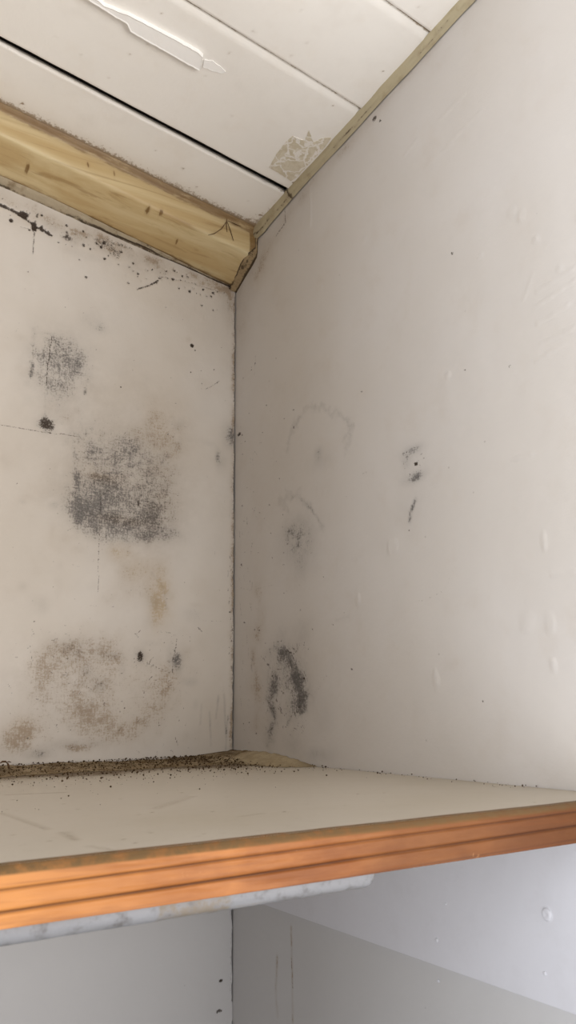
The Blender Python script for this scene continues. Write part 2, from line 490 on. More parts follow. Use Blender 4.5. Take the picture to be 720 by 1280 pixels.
# broken plaster under the beam
B.stroke('crack', [(-6, 252), (12, 262), (28, 270), (45, 282), (64, 294)], 4.5, .85, 1.1, 1.8)
B.blob('crack', 30, 268, 6, 4, 1.0); B.blob('crack', 43, 283, 4, 6, 1.0); B.stroke('crack', [(43, 283), (42, 300), (41, 316)], 1.2, .8)
B.blob('brown', 40, 275, 35, 12, .35); B.stroke('crack', [(26, 283), (45, 287)], 1.0, .5)
B.blob('crack', 85, 296, 9, 5, .6, 1.2, 1.6); B.stroke('crack', [(122, 302), (138, 310), (146, 320)], 9, .5, 1.4, 2.0); B.stroke('crack', [(135, 302), (165, 310)], 6, .5, 1.2, 2.0)
B.blob('brown', 140, 310, 26, 10, .55); B.blob('black', 168, 336, 12, 6, .35); B.blob('black', 105, 318, 25, 6, .25)
B.stroke('crack', [(172, 361), (186, 357), (198, 350)], 2.2, .75); B.dot('crack', 108, 346, 2, .8); B.dot('crack', 105, 306, 2.2, .8); B.dot('crack', 14, 275, 2.6, 1)
B.stroke('brown', [(60, 280), (130, 300), (200, 332), (285, 363)], 20, .5); B.stroke('brown', [(0, 246), (60, 275)], 24, .5); B.stroke('black', [(60, 285), (130, 306), (200, 338)], 18, .3)
for _ in range(90):
    t_ = RNG.random(); x, y = 290*t_, 246+118*t_+abs(RNG.normal())*16
    B.dot('crack', x, y, .7+RNG.random()*1.3, .4+.6*RNG.random())
B.blob('brown', 288, 385, 8, 26, .5); B.blob('black', 283, 378, 8, 14, .3)
B.stroke('crack', [(200, 345), (240, 354), (280, 366)], 1.6, .45)
B.stroke('crack', [(293.5, 372), (292.5, 560), (291.5, 760), (291, 936)], 2.2, .55, 1.0, 1.6)
B.stroke('brown', [(292.5, 372), (291.5, 560), (290.5, 760), (290, 936)], 7, .5)
B.stroke('crack', [(289.5, 1135), (288.5, 1240)], 1.6, .5, 1.0, 1.6)
for yy in (549, 557, 566, 574, 583, 592, 604, 618, 634, 648, 660):
    x0 = 90+RNG.random()*40; x1 = x0+25+RNG.random()*60
    B.stroke('crack', [(x0, yy), ((x0+x1)/2, yy+2+RNG.normal()), (x1, yy+5)], 1.3, .22+.2*RNG.random())
for xx in (98, 104, 128, 146, 170, 188, 206):
    y0 = 548+RNG.random()*50; y1 = y0+25+RNG.random()*70
    B.stroke('crack', [(xx, y0), (xx-1, y1)], 1.3, .2+.22*RNG.random())
# scattered specks
for _ in range(150):
    x, y = RNG.random()*288, 330+RNG.random()*610
    B.dot('crack', x, y, .7+RNG.random()*.5, .3+.5*RNG.random())
for _ in range(170):
    x, y = 10+RNG.random()*230, 780+RNG.random()*160
    B.stroke('crack', [(x, y), (x+RNG.normal()*4, y+RNG.normal()*4)], 1.0, .25+.35*RNG.random())
for _ in range(160):
    x, y = 92+RNG.random()*135, 540+RNG.random()*140
    B.stroke('crack', [(x, y), (x+RNG.normal()*5, y+RNG.normal()*2)], 1.0, .2+.35*RNG.random())
for _ in range(160):
    x, y = RNG.random()*285, 340+RNG.random()*600
    a_ = RNG.choice([0, 1.57])+RNG.normal()*.25; l_ = 2+RNG.random()*9
    B.stroke('crack', [(x, y), (x+l_*math.cos(a_), y+l_*math.sin(a_))], 1.0, .12+.3*RNG.random())
for _ in range(60):
    x, y = 20+RNG.random()*240, 420+RNG.random()*500
    B.blob(('black', 'brown')[int(RNG.random()*2)], x, y, 3+RNG.random()*9, 3+RNG.random()*8, .1+.18*RNG.random())
# below the shelf: two old screw holes
B.blob('crack', 276, 1226, 2.6, 2.2, 1.0, .6, .2); B.blob('crack', 274, 1264, 4.2, 2.6, .85, .7, .3)
B.A['brown'] = np.clip(B.A['brown']*1.12, 0, .8); B.A['black'] = np.clip(B.A['black']*0.95, 0, 1)
for k2, f2, s2 in (('brown', 9, .16), ('black', 12, .10), ('yellow', 5, .12)):
    B.A[k2] = np.where(B.Z > 1.5, np.clip(B.A[k2]+s2*np.clip(vnoise(B.U*f2+7, B.Z*f2+3, 77+f2, 5, .65)+.25, 0, 1), 0, 1), B.A[k2])
B.A['specks'][:] = np.where(B.Z > 1.46, 1.0, 0.15)
rel = 0.0012*vnoise(B.U*7, B.Z*7, 21, 3) - 0.0025*np.clip(B.A['crack'], 0, 1)*(B.Z > 2.40)
rel -= 0.0012*np.clip(B.A['crack'], 0, 1)*(B.Z < 1.4)
P = np.zeros(B.shape+(3,))
Ux = B.U.copy()
jag = 0.0026+0.0022*np.clip(vnoise(z*55, z*0, 31, 4), -.6, 1)+0.0012*np.clip(vnoise(z*240, z*0, 33, 2), 0, 1)
jag = np.where((z > 1.045) & (z < 1.075), 0.0004, jag)
Ux[-1, :] = -np.clip(jag, 0.0004, 0.006); Ux[-2, :] = np.minimum(Ux[-2, :], Ux[-1, :]-0.0006)
Ux[-3, :] = np.minimum(Ux[-3, :], Ux[-2, :]-0.0006); Ux[-4, :] = np.minimum(Ux[-4, :], Ux[-3, :]-0.0006)
P[..., 0] = Ux; P[..., 1] = -rel; P[..., 2] = B.Z
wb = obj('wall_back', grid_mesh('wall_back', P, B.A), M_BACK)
# dirty lining of the open joint between the two walls
ret = P[-1:].copy(); ret[..., 1] += 0.03
end = ret.copy(); end[..., 0] = 0.012
obj('corner_joint', grid_mesh('corner_joint', np.concatenate([P[-1:], ret, end], 0), smooth=False), M_DARK, wb)
tag(wb, 'white painted back wall with grey and brown mould stains', 'wall', kind='structure')

# ------------------------------------------------------------------ right wall
y_ = graded([(FRONT, -0.95, 0.03), (-0.95, 0.0, 0.0026), (0.0, 0.06, 0.02)])
z = graded([(0.0, 1.0, 0.04), (1.0, 2.72, 0.0028), (2.72, 3.1, 0.04)])
Rw = Canvas(y_, z, 0, 0.0)
for c in ('yellow', 'brown', 'black', 'crack', 'specks', 'lump'): Rw.ch(c)
Rw.stroke('black', [(360, 562), (364, 540), (372, 520), (390, 508), (418, 514), (438, 532), (434, 562)], 6, .34, wob=4)
Rw.blob('black', 398, 567, 5, 8, .5); Rw.blob('black', 402, 575, 14, 10, .2)
Rw.stroke('black', [(368, 618), (388, 634), (403, 662)], 5, .42, wob=3); Rw.stroke('black', [(372, 614), (352, 625), (358, 645)], 7, .26, wob=4)
Rw.blob('black', 371, 672, 20, 24, .58); Rw.blob('black', 378, 702, 16, 22, .22); Rw.blob('black', 366, 690, 30, 40, .10)
Rw.stroke('brown', [(323, 735), (326, 765), (322, 795)], 14, .42); Rw.stroke('brown', [(317, 820), (321, 860), (322, 905)], 16, .36)
Rw.blob('brown', 345, 560, 16, 80, .12); Rw.blob('brown', 320, 640, 14, 120, .14); Rw.blob('brown', 345, 860, 44, 60, .2)
Rw.stroke('black', [(352, 812), (362, 828), (374, 848), (380, 866), (368, 886)], 22, .5, wob=1.2)
Rw.stroke('black', [(354, 816), (364, 834)], 13, .62, wob=1.5); Rw.stroke('black', [(370, 848), (378, 866), (374, 880)], 17, .72, wob=1.5)
Rw.stroke('black', [(345, 850), (338, 875), (342, 900), (337, 925)], 16, .55); Rw.blob('black', 349, 815, 14, 10, .45)
Rw.blob('black', 356, 852, 28, 42, .42); Rw.stroke('black', [(372, 880), (360, 905)], 6, .45); Rw.blob('black', 378, 790, 12, 18, .22)
Rw.stroke('black', [(340, 810), (335, 840), (334, 870)], 3, .4)
Rw.stroke('crack', [(388, 871), (400, 858), (408, 845)], 1.2, .4)
Rw.blob('black', 516, 563, 13, 6, .55); Rw.blob('black', 508, 575, 6, 12, .42); Rw.blob('black', 517, 597, 14, 7, .62); Rw.blob('black', 516, 582, 26, 30, .16)
Rw.dot('crack', 520, 580, 2.6, 1); Rw.stroke('black', [(519, 625), (513, 640), (511, 652)], 5, .6); Rw.blob('black', 515, 635, 24, 28, .14); Rw.dot('crack', 511, 663, 1.4, .7)
for _ in range(45):
    a = RNG.random()*6.28; r_ = .5+.6*RNG.random()
    Rw.dot('crack', 516+14*r_*math.cos(a), 580+20*r_*math.sin(a), .9, .35+.45*RNG.random())
Rw.stroke('crack', [(522, 752), (550, 742), (560, 730), (563, 720)], 1.2, .35)
Rw.blob('black', 398, 944, 16, 8, .45); Rw.blob('black', 365, 930, 12, 14, .3); Rw.blob('black', 405, 890, 14, 26, .14)
Rw.blob('yellow', 372, 470, 12, 30, .12); Rw.stroke('crack', [(320, 444), (318, 470)], 1.4, .4)
Rw.stroke('crack', [(300, 735), (315, 738), (350, 728)], 1.0, .35)
Rw.stroke('black', [(420, 776), (436, 770)], 3, .22); Rw.blob('crack', 456, 591, 4, 1.2, .35)
for p_ in ((299, 543, 2.4), (565, 317, 1.6), (440, 836, 1.4), (468, 148, 3), (475, 151, 1.6), (533, 926, 1.4), (581, 388, 1.2), (637, 458, 1.6), (581, 462, 1.2), (380, 848, 1.6), (452, 490, 1.0), (604, 877, 1.0), (650, 1190, 1.0), (416, 780, 1.2)):
    Rw.dot('crack', p_[0], p_[1], p_[2], .85)
for _ in range(90):
    x = 298+abs(RNG.normal())*45; yy = 420+RNG.random()*520
    Rw.dot('crack', x, yy, .7+RNG.random()*.7, .35+.5*RNG.random())
for _ in range(60):
    x = 298+RNG.random()*22; yy = 560+RNG.random()*370
    Rw.stroke('crack', [(x, yy), (x+RNG.normal()*1.5, yy+RNG.random()*14)], 1.0, .2+.35*RNG.random())
for _ in range(150):
    x = 330+RNG.random()*55; yy = 800+RNG.random()*120
    Rw.stroke('crack', [(x, yy), (x+RNG.normal()*3, yy+RNG.normal()*6)], 1.2, .3+.4*RNG.random())
# grime beside the ceiling joint and the top of the corner
Rw.stroke('brown', [(322, 345), (335, 310), (370, 255), (460, 150), (545, 55)], 14, .3)
Rw.blob('brown', 302, 390, 10, 40, .4); Rw.blob('brown', 325, 330, 16, 24, .35)
Rw.stroke('crack', [(345, 295), (357, 278), (356, 262)], 2, .6)
# under the shelf
Rw.stroke('brown', [(364, 1158), (365, 1200), (366, 1278)], 2.6, .6); Rw.stroke('brown', [(347, 1196), (345, 1235), (347, 1270)], 3, .5); Rw.stroke('crack', [(364, 1195), (366, 1235)], 1.2, .5)
# paint runs, lumps and trowel marks: real relief
for (x, y, rx, ry, s) in ((493, 682, 4, 8, .5), (487, 684, 3, 8, -.4), (447, 750, 3, 7, .7), (545, 850, 4, 12, .6), (660, 778, 9, 12, .6), (661, 778, 6, 8, -.5), (688, 780, 6, 12, .5), (692, 832, 4, 9, .6), (680, 676, 3, 12, .6), (640, 265, 6, 8, .5), (652, 270, 5, 8, .4), (455, 300, 3, 4, .4), (600, 320, 4, 3, .4), (670, 300, 4, 4, .3), (700, 335, 4, 4, .4), (560, 470, 3, 4, .3), (400, 360, 3, 5, .4)):
    Rw.blob('lump', x, y, rx, ry, .999 if s > 0 else .999)
for (a, b, c_, d_) in ((672, 365, 722, 332), (668, 385, 722, 348), (672, 405, 712, 380), (676, 430, 722, 408), (670, 452, 705, 430), (655, 375, 668, 340), (560, 180, 600, 140), (535, 205, 565, 180), (548, 150, 580, 118), (640, 575, 665, 568), (388, 232, 388, 282), (505, 195, 520, 175), (690, 718, 722, 716)):
    Rw.stroke('lump', [(a, b), (c_, d_)], 3.2, .9)
Rw.A['brown'] = np.clip(Rw.A['brown']*1.2, 0, .9); Rw.A['black'] = np.clip(Rw.A['black']*1.1, 0, 1)
L = Rw.A.pop('lump')
L *= (0.6+0.4*vnoise(Rw.U*90, Rw.Z*90, 8, 2))
Rw.A['specks'][:] = np.where(Rw.Z > 1.46, 0.25, 0.2)
rel = 0.0015*vnoise(Rw.U*6, Rw.Z*6, 22, 3) + 0.0017*L
P = np.zeros(Rw.shape+(3,))
P[..., 0] = -rel*np.clip(-Rw.U/0.03, 0, 1); P[..., 1] = Rw.U; P[..., 2] = Rw.Z
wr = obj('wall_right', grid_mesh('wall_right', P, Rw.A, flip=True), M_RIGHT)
tag(wr, 'white painted side wall with black mould spots near the corner', 'wall', kind='structure')

# unseen rest of the cupboard: left side, floor
wl = obj('wall_left', box_mesh('wall_left', LEFT-0.04, LEFT, -1.0, 0.05, 0, 3.1), M_PLAIN)
tag(wl, 'white painted left side wall of the cupboard', 'wall', kind='structure')
fl = obj('floor', box_mesh('floor', LEFT-0.04, 0.04, FRONT, 0.05, -0.04, 0.0), M_FLOOR)
tag(fl, 'painted wooden floor of the cupboard', 'floor', kind='structure')

# ------------------------------------------------------------------ ceiling
SL = 1.06
def plate(s0, s1, t0, t1, h0, h1):
    V = [ceil_pt(s, t, h) for h in (h0, h1) for (s, t) in ((s0, t0), (s1, t0), (s1, t1), (s0, t1))]
    return V, [(0, 1, 2, 3), (7, 6, 5, 4), (0, 4, 5, 1), (1, 5, 6, 2), (2, 6, 7, 3), (3, 7, 4, 0)]
V, Fs = plate(-0.05, SL, -0.05, 1.27, -0.05, -0.026)
ce = obj('ceiling', mesh('ceiling', V, Fs), M_DARK)
tag(ce, 'sloping ceiling of wide white painted boards', 'ceiling', kind='structure')

def ceiling_board(t0, t1, chamfer_front, gap, seed):
    """a board with its own edges; profile across t, swept along s"""
    t1 = t1-gap
    prof = [(t0, -0.024, 0), (t0, -0.0016, 0), (t0+0.0016, 0.0, 0)]
    nmid = max(2, int((t1-t0)/0.004))
    cf = chamfer_front
    for i in range(1, nmid):
        tt = t0+0.0016+(t1-cf-t0-0.0016)*i/nmid
        prof.append((tt, 0.0, 0))
    prof.append((t1-cf, 0.0, 0))
    if cf > 0.004:
        prof += [(t1-cf*0.66, -0.0012, 0), (t1-cf*0.33, -0.003, 0)]
    prof += [(t1-0.0008, -0.0045 if cf > 0.004 else -0.0012, 0), (t1-0.001, -0.007, 0), (t1-0.012, -0.024, 0)]
    s = graded([(0.002, 0.75, 0.004), (0.75, SL, 0.03)])
    T = np.array([p[0] for p in prof]); H = np.array([p[1] for p in prof])
    S, TT = np.meshgrid(s, T, indexing='ij'); HH = np.repeat(H[None], len(s), 0)
    nz = vnoise(S*9, TT*9+seed, seed, 3)*0.0007
    HH = HH + np.where(HH > -0.006, nz, 0)
    edge = vnoise(S*40, S*0+seed*3, seed+5, 3)*0.0009
    TT2 = TT + edge*(np.abs(TT-t1) < 0.002) + edge*(np.abs(TT-t0) < 0.002)*0.5
    P = KC - S[..., None]*DX + TT2[..., None]*EY + HH[..., None]*NC
    g = np.zeros_like(S)
    g += 0.35*np.exp(-S/0.03) + 0.25*np.clip(vnoise(S*20, TT*20, seed+9, 4)-.25, 0, 1)
    if seed == 1:
        g += 0.75*np.exp(-np.abs(TT-0.097)/0.012) + 0.18*np.exp(-np.abs(TT-0.10)/0.045)
        g += 0.25*np.exp(-np.abs(TT-t1)/0.008)
    # dirty joint
    if gap < 0.004:
        g += 0.5*(HH < -0.004)
    rg = np.random.default_rng(seed+40)
    for _ in range(30):
        s0, tq = rg.random()*0.6, t0+rg.random()*(t1-t0)
        g += 0.6*np.clip(1.2-np.hypot(S-s0, TT-tq)/(0.002+0.002*rg.random()), 0, 1)*(rg.random() < .5)
    P = P[:, ::-1]; g = g[:, ::-1]
    o = obj('ceiling_board', grid_mesh('ceiling_board', P, {'grime': np.clip(g, 0, 1)}, smooth=False), M_CEIL, ce)
    return o
T1, T2, T3 = 0.2312, 0.4678, 0.6495
ceiling_board(0.0, T1, 0.002, 0.0135, 1)
B2 = ceiling_board(T1, T2, 0.015, 0.0012, 2)
ceiling_board(T2, T3, 0.015, 0.0012, 3)
ceiling_board(T3, 0.87, 0.015, 0.0012, 4)
ceiling_board(0.87, 1.07, 0.015, 0.0012, 5)
ceiling_board(1.07, 1.26, 0.015, 0.0012, 6)

def ceiling_patch(name, px, h, mat, bev, seed, parent):
    """a thin raised patch on the ceiling from its outline, with thickness"""
    st = [ceil_st(at_ceiling(*p)) for p in px]
    dense = []
    for (a, b) in zip(st, st[1:]+st[:1]):
        n = max(1, int(math.hypot(b[0]-a[0], b[1]-a[1])/0.004))
        for i in range(n):
            q = (a[0]+(b[0]-a[0])*i/n, a[1]+(b[1]-a[1])*i/n)
            dense.append((q[0]+mnoise.noise((q[0]*150, q[1]*150, seed))*0.0012, q[1]+mnoise.noise((q[0]*150, q[1]*150, seed+7))*0.0012))
    bm = bmesh.new()
    vs_ = [bm.verts.new(ceil_pt(s, t, -0.001)) for s, t in dense]
    f = bm.faces.new(vs_)
    r = bmesh.ops.extrude_face_region(bm, geom=[f])
    top = [g for g in r['geom'] if isinstance(g, bmesh.types.BMVert)]
    for v in top: v.co += Vector(NC)*(h+0.001)
    topf = [g for g in r['geom'] if isinstance(g, bmesh.types.BMFace)]
    if bev: bmesh.ops.inset_region(bm, faces=topf, thickness=bev, depth=bev*0.35)
    bmesh.ops.triangulate(bm, faces=[f_ for f_ in bm.faces if len(f_.verts) > 4])
    bmesh.ops.recalc_face_normals(bm, faces=bm.faces)
    return obj(name, bm_mesh(name, bm), mat, parent)

fp = ceiling_patch('peeling_filler', [(96, -12), (112, -12), (131, 3), (152, 12), (161, 15), (186, 28), (222, 47), (250, 63), (254, 68), (253, 75), (250, 84), (236, 77), (212, 63), (182, 46), (163, 35), (160, 26), (140, 14), (118, 0)], 0.008, M_FLAKE, 0.0022, 1.0, ce)
fp['label'] = 'raised strip of peeling white filler'
fp2 = ceiling_patch('peeling_filler', [(255, 74), (266, 76), (275, 82), (282, 89), (279, 91), (266, 88), (254, 83)], 0.0018, M_FLAKE, 0.001, 2.0, ce)
fp2['label'] = 'small flaking tip of the white filler strip'

def tape_material():
    k = NT('torn_tape_residue')
    r = k.noise(55, 5, 0.6, None, 1.2)
    wn = k.n.new('ShaderNodeTexNoise'); k.l.new(k.co, wn.inputs['Vector']); wn.inputs['Scale'].default_value = 38; wn.inputs['Detail'].default_value = 4
    vm = k.n.new('ShaderNodeVectorMath'); vm.operation = 'MULTIPLY_ADD'
    k.l.new(wn.outputs['Color'], vm.inputs[0]); vm.inputs[1].default_value = (0.055, 0.055, 0.055); k.l.new(k.co, vm.inputs[2])
    vo = k.voronoi(30, vm.outputs[0]); vo.feature = 'DISTANCE_TO_EDGE'
    vein = k.ss(k.math('ADD', vo.outputs['Distance'], k.math('MULTIPLY', r, 0.12)), 0.07, 0.16, 1.0, 0.0)
    c = k.mix(vein, k.mix(k.ss(r, 0.4, 0.6), srgb(206, 195, 172), srgb(218, 209, 190)), srgb(238, 233, 226))
    return k.done(c, 0.4, k.bump(r, 0.5, 0.002), 0.4)
tp = ceiling_patch('tape_residue', [(336, 209), (346, 192), (356, 178), (366, 170), (381, 176), (386, 163), (392, 178), (404, 172), (414, 172), (404, 186), (388, 202), (372, 220), (364, 226), (350, 217)], 0.0009, tape_material(), 0.0, 4.0, ce)
tp['label'] = 'torn yellowed tape residue on the board end'

# ------------------------------------------------------------------ filler along ceiling and right wall
def fillet():
    t = graded([(-0.0, 0.80, 0.003), (0.80, 1.25, 0.02)])
    n = len(t)
    prof = np.linspace(0, 1, 9)
    P = np.zeros((n, 9, 3)); g = np.zeros((n, 9))
    wdt = 0.013+0.003*vnoise(t*14, t*0, 51, 3)+0.006*np.exp(-t/0.05)
    hgt = 0.012+0.003*vnoise(t*14, t*0, 52, 3)+0.010*np.exp(-np.abs(t-0.12)/0.07)
    for j, a in enumerate(prof):
        ang = a*math.pi/2
        # slightly hollow filler between the boards (a=0) and the wall (a=1)
        sx = wdt*(1-a)+0.002*math.sin(ang*2); hz = hgt*a+0.002*math.sin(ang*2)
        lump = vnoise(t*60, t*0+a*4, 53, 4)*0.0009*math.sin(ang*2)
        for i in range(n):
            P[i, j] = ceil_pt(max(sx[i]+lump[i]*.6, -0.001), t[i], hz[i]+lump[i] if 0 < a < 1 else hz[i]-(0.001 if a == 0 else 0))
        crack = np.exp(-((a-(0.62+0.16*vnoise(t*22, t*0, 55, 3)))/0.06)**2)*np.clip(vnoise(t*9, t*0, 56, 3)*2.5+.55, 0, 1)
        g[:, j] = crack*0.6+0.35*np.clip(vnoise(t*50, t*0+a*9, 57, 3), 0, 1)+0.8*np.exp(-t/0.14)*np.clip(.3+vnoise(t*60, t*0+a*14, 58, 3), 0, 1)
        g[:, j] += 0.8*np.exp(-np.abs(t-T1+0.003)/0.004)
    return grid_mesh('trim_1', P[:, ::-1], {'grime': np.clip(g[:, ::-1], 0, 1)})
tr = obj('trim_1', fillet(), M_CAULK)
tag(tr, 'cracked yellowish filler bead between ceiling boards and right wall', 'filler', kind='structure')

# ------------------------------------------------------------------ yellow beam under the ceiling
def zc(X): return KC[2]-0.1312*X
bx = graded([(LEFT, -0.66, 0.02), (-0.66, -0.003, 0.0035)])
taper = np.clip((bx+.40)/.35, 0, 1)      # towards the corner the beam sits tighter against the wall
prof = [  # (Y, drop below the ceiling line at the wall, grime, pale = painted arris highlight)
    (-0.100, -0.0112, 1.0, 0), (-0.0985, -0.007, .95, 0), (-0.0940, -0.004, .9, 0), (-0.0915, 0.001, .75, 0), (-0.0905, 0.006, .30, 0), (-0.0900, 0.014, .05, 0),
    (-0.0895, 0.023, 0, 0), (-0.0890, 0.032, 0, .1), (-0.0880, 0.040, 0, .35), (-0.0862, 0.0450, 0, .9), (-0.0825, 0.0482, 0, .55),
    (-0.0760, 0.0515, .02, .1), (-0.0660, 0.0562, .05, 0), (-0.0560, 0.0606, .08, 0), (-0.0460, 0.0650, .10, 0), (-0.0360, 0.0695, .16, 0),
    (-0.0270, 0.0735, .30, 0), (-0.0210, 0.0760, .55, 0), (-0.0185, 0.0760, .8, 0), (-0.0175, 0.0730, 1.0, 0), (-0.004, 0.066, 1.0, 0)]
n = len(bx); P = np.zeros((n, len(prof), 3)); g = np.zeros((n, len(prof))); pa = np.zeros((n, len(prof)))
for j, (Y, dr, gr, pl) in enumerate(prof):
    nz = vnoise(bx*5, bx*0+j*.25, 61, 3)*0.0014+vnoise(bx*40, bx*0+j*.5, 62, 3)*0.0004
    if j >= 15: dr = dr + (0.0095 if j < 19 else 0.006)*taper*min(1, (j-14)/4); Y = Y + 0.0125*taper*min(1, (j-14)/4)*(j < 20)
    P[:, j, 0] = bx; P[:, j, 1] = Y + nz*.6
    P[:, j, 2] = zc(bx)-dr-0.004*np.clip((bx+.3)/.3, -1, 1)*(5 < j < 17) + nz
    st = np.clip(vnoise(bx*6, bx*0+j*1.3, 63, 3)-.25, 0, 1)*1.0
    g[:, j] = gr*(0.8+.3*vnoise(bx*25, bx*0+j, 64, 3)) + st*.5*(j > 4)
    pa[:, j] = pl*np.clip(.55+vnoise(bx*10, bx*0, 65, 3), 0, 1)
for (x, y, r) in ((185, 262, .0035), (200, 267, .0035), (40, 200, .003), (230, 292, .002), (108, 208, .003), (140, 222, .003)):
    q = at(x, y, 1, -0.08); g += 1.2*np.clip(1.5-np.hypot(P[..., 0]-q[0], (P[..., 2]-q[2])*.8)/r, 0, 1)
g[-5:] = np.maximum(g[-5:], .7)
bt = bpy.data.objects.new('wooden_beam', None); COL.objects.link(bt); bt.location = (LEFT, -0.05, zc(LEFT)-0.09)
tag(bt, 'pale yellow wooden beam with brown grain running under the ceiling along the back wall', 'beam')
bpy.context.view_layer.update()
def under(o, root):
    o.parent = root; o.matrix_parent_inverse = root.matrix_world.inverted(); return o
me = grid_mesh('beam_board', P, {'grime': np.clip(g, 0, 1), 'pale': pa}, smooth=True)
bm = bmesh.new(); bm.from_mesh(me)
bm.verts.ensure_lookup_table()
m_ = len(prof)
bm.faces.new([bm.verts[(n-1)*m_+j] for j in range(m_)])
bm.to_mesh(me); bm.free()
under(obj('beam_board', me, M_BEAM), bt)

# grey filler bead between beam and back wall
def bead():
    xs = graded([(LEFT, -0.66, 0.02), (-0.66, 0.0, 0.003)])
    k = 8; P = np.zeros((len(xs), k, 3)); g = np.zeros((len(xs), k))
    end = np.exp(xs/0.02)
    for j in range(k):
        a = j/(k-1)
        tp_ = np.clip((xs+.40)/.35, 0, 1)
        Y = -0.020*(1-.65*tp_)*(1-a)**1.2-0.0002; dr = 0.0745+0.0085*tp_*(1-a)+(0.0105+0.001*tp_)*a**0.8
        lump = vnoise(xs*45, xs*0+a*3, 71, 4)
        P[:, j, 0] = xs; P[:, j, 1] = Y - 0.0022*math.sin(a*math.pi)*(1+lump) - end*0.006*(1-a)
        P[:, j, 2] = zc(xs)-dr-(0.0025*vnoise(xs*20, xs*0+5, 72, 4))*a - lump*0.0006
        ck = np.exp(-((a-(0.72+0.2*vnoise(xs*16, xs*0, 73, 3)))/0.09)**2)*np.clip(vnoise(xs*8, xs*0, 74, 3)*2.2+.65, 0, 1)
        g[:, j] = ck + .35*(a > .85) + .4*tp_ + .45*np.clip(vnoise(xs*60, xs*0+a*8, 75, 3), 0, 1) + .5*end
    return grid_mesh('filler_bead', P, {'grime': np.clip(g, 0, 1)})
fb = under(obj('filler_bead', bead(), M_BEAD), bt); fb['label'] = 'cracked grey filler bead'

# lump of filler closing the end of the beam
def end_fill():
    ring = [(-0.101, -0.011), (-0.093, 0.008), (-0.0915, 0.024), (-0.0905, 0.040), (-0.0875, 0.0485), (-0.068, 0.0605), (-0.045, 0.071), (-0.020, 0.083), (-0.001, 0.092)]
    k = 9; P = np.zeros((len(ring)*4-3, k, 3)); g = np.zeros(P.shape[:2])
    R_ = np.array(ring); ii = np.linspace(0, len(ring)-1, P.shape[0])
    Yr = np.interp(ii, range(len(ring)), R_[:, 0]); Dr = np.interp(ii, range(len(ring)), R_[:, 1])
    for j in range(k):
        a = j/(k-1); X = -0.005*(1-a)-0.0002*a
        X = X-((0.020*np.clip((Dr-.030)/.025, 0, 1)-0.008*np.clip((Dr-.065)/.025, 0, 1)+0.003*vnoise(ii*2.1, ii*0, 83, 3))*(1-a))
        bump = vnoise(ii*1.3, ii*0+a*3, 81, 4)
        sh = 0.0010*math.sin(a*math.pi)*bump+0.0008-0.0022*(1-a)**4
        P[:, j, 0] = X; P[:, j, 1] = Yr-sh*.8-0.001*a; P[:, j, 2] = zc(X)-Dr-sh*.7-0.002*a*np.clip(Dr/.05, 0, 1)
        g[:, j] = .3+.5*np.clip(vnoise(ii*1.1, ii*0+a*5, 82, 3), 0, 1)+.9*np.exp(-((a-.86-.08*vnoise(ii*1.7, ii*0, 84, 3))/.07)**2)+.6*np.exp(-(a/.08)**2)*np.clip(vnoise(ii*.9, ii*0, 85, 3)*2+.4, 0, 1)
    return grid_mesh('filler_lump', P, {'grime': np.clip(g, 0, 1)})
ef = under(obj('filler_lump', end_fill(), simple_paint('brown_filler', (160, 138, 104), (116, 94, 64), 0.7, 0.8, 60, 'grime', (50, 36, 24), 0.8)), bt); ef['label'] = 'brown cracked filler lump closing the beam end'

def tube_bm(bm, pts, r, k=5):
    rings = []
    for i, p in enumerate(pts):
        p = Vector(p); a = Vector(pts[max(i-1, 0)]); b = Vector(pts[min(i+1, len(pts)-1)])
        d = (b-a).normalized(); s = d.orthogonal().normalized(); t = d.cross(s)
        rr = r*(1.0 if 0 < i < len(pts)-1 else 0.5)
        rings.append([bm.verts.new(p+(s*math.cos(q)+t*math.sin(q))*rr) for q in [6.2832*j/k for j in range(k)]])
    for A_, B_ in zip(rings[:-1], rings[1:]):
        for j in range(k): bm.faces.new((A_[j], A_[(j+1) % k], B_[(j+1) % k], B_[j]))
    bm.faces.new(rings[0][::-1]); bm.faces.new(rings[-1])
# thin dark strands spread on the top edge of the beam
bm = bmesh.new()
for pts in ([(284, 273), (283, 281), (284, 290)], [(284, 276), (277, 286), (268, 292), (260, 294)], [(284, 277), (288, 288), (292, 301)], [(285, 276), (296, 281), (310, 286), (322, 292)]):
    tube_bm(bm, [at(x, y, 1, -0.0945+0.0018*i) for i, (x, y) in enumerate(pts)], 0.0009)
sd = under(obj('dirt_strand', bm_mesh('dirt_strand', bm), M_THREAD), bt); sd['label'] = 'thin brown strands stuck to the top edge'

# ------------------------------------------------------------------ shelf
SZ, SB, SF = 1.50, 1.4615, -0.877
sh = bpy.data.objects.new('shelf', None); COL.objects.link(sh); sh.location = (-0.5, -0.44, SB)
tag(sh, 'thick cream painted wooden shelf with bare orange front edge, fixed in the corner', 'shelf')
bpy.context.view_layer.update()
xs = graded([(LEFT+0.002, -0.75, 0.03), (-0.75, -0.0012, 0.0045)]); ys = graded([(SF+0.006, -0.02, 0.0045), (-0.02, -0.0012, 0.0045)])
X, Y = np.meshgrid(xs, ys, indexing='ij')
Z = SZ - 0.0004 + 0.0004*vnoise(X*6, Y*6, 91, 3)
gr = 0.8*np.clip((Y+0.27+0.04*vnoise(X*9, Y*0, 92, 3))/0.13, 0, 1)
gr = np.maximum(gr, 0.6*np.exp(X/0.012)*(.5+.5*vnoise(Y*20, Y*0, 93, 3)))
gr = np.maximum(gr, 0.75*np.clip((Y+0.30)/0.05, 0, 1)*np.exp(X/0.06))
gr = np.maximum(gr, 0.35*np.clip(1-(Y-SF)/0.012, 0, 1))
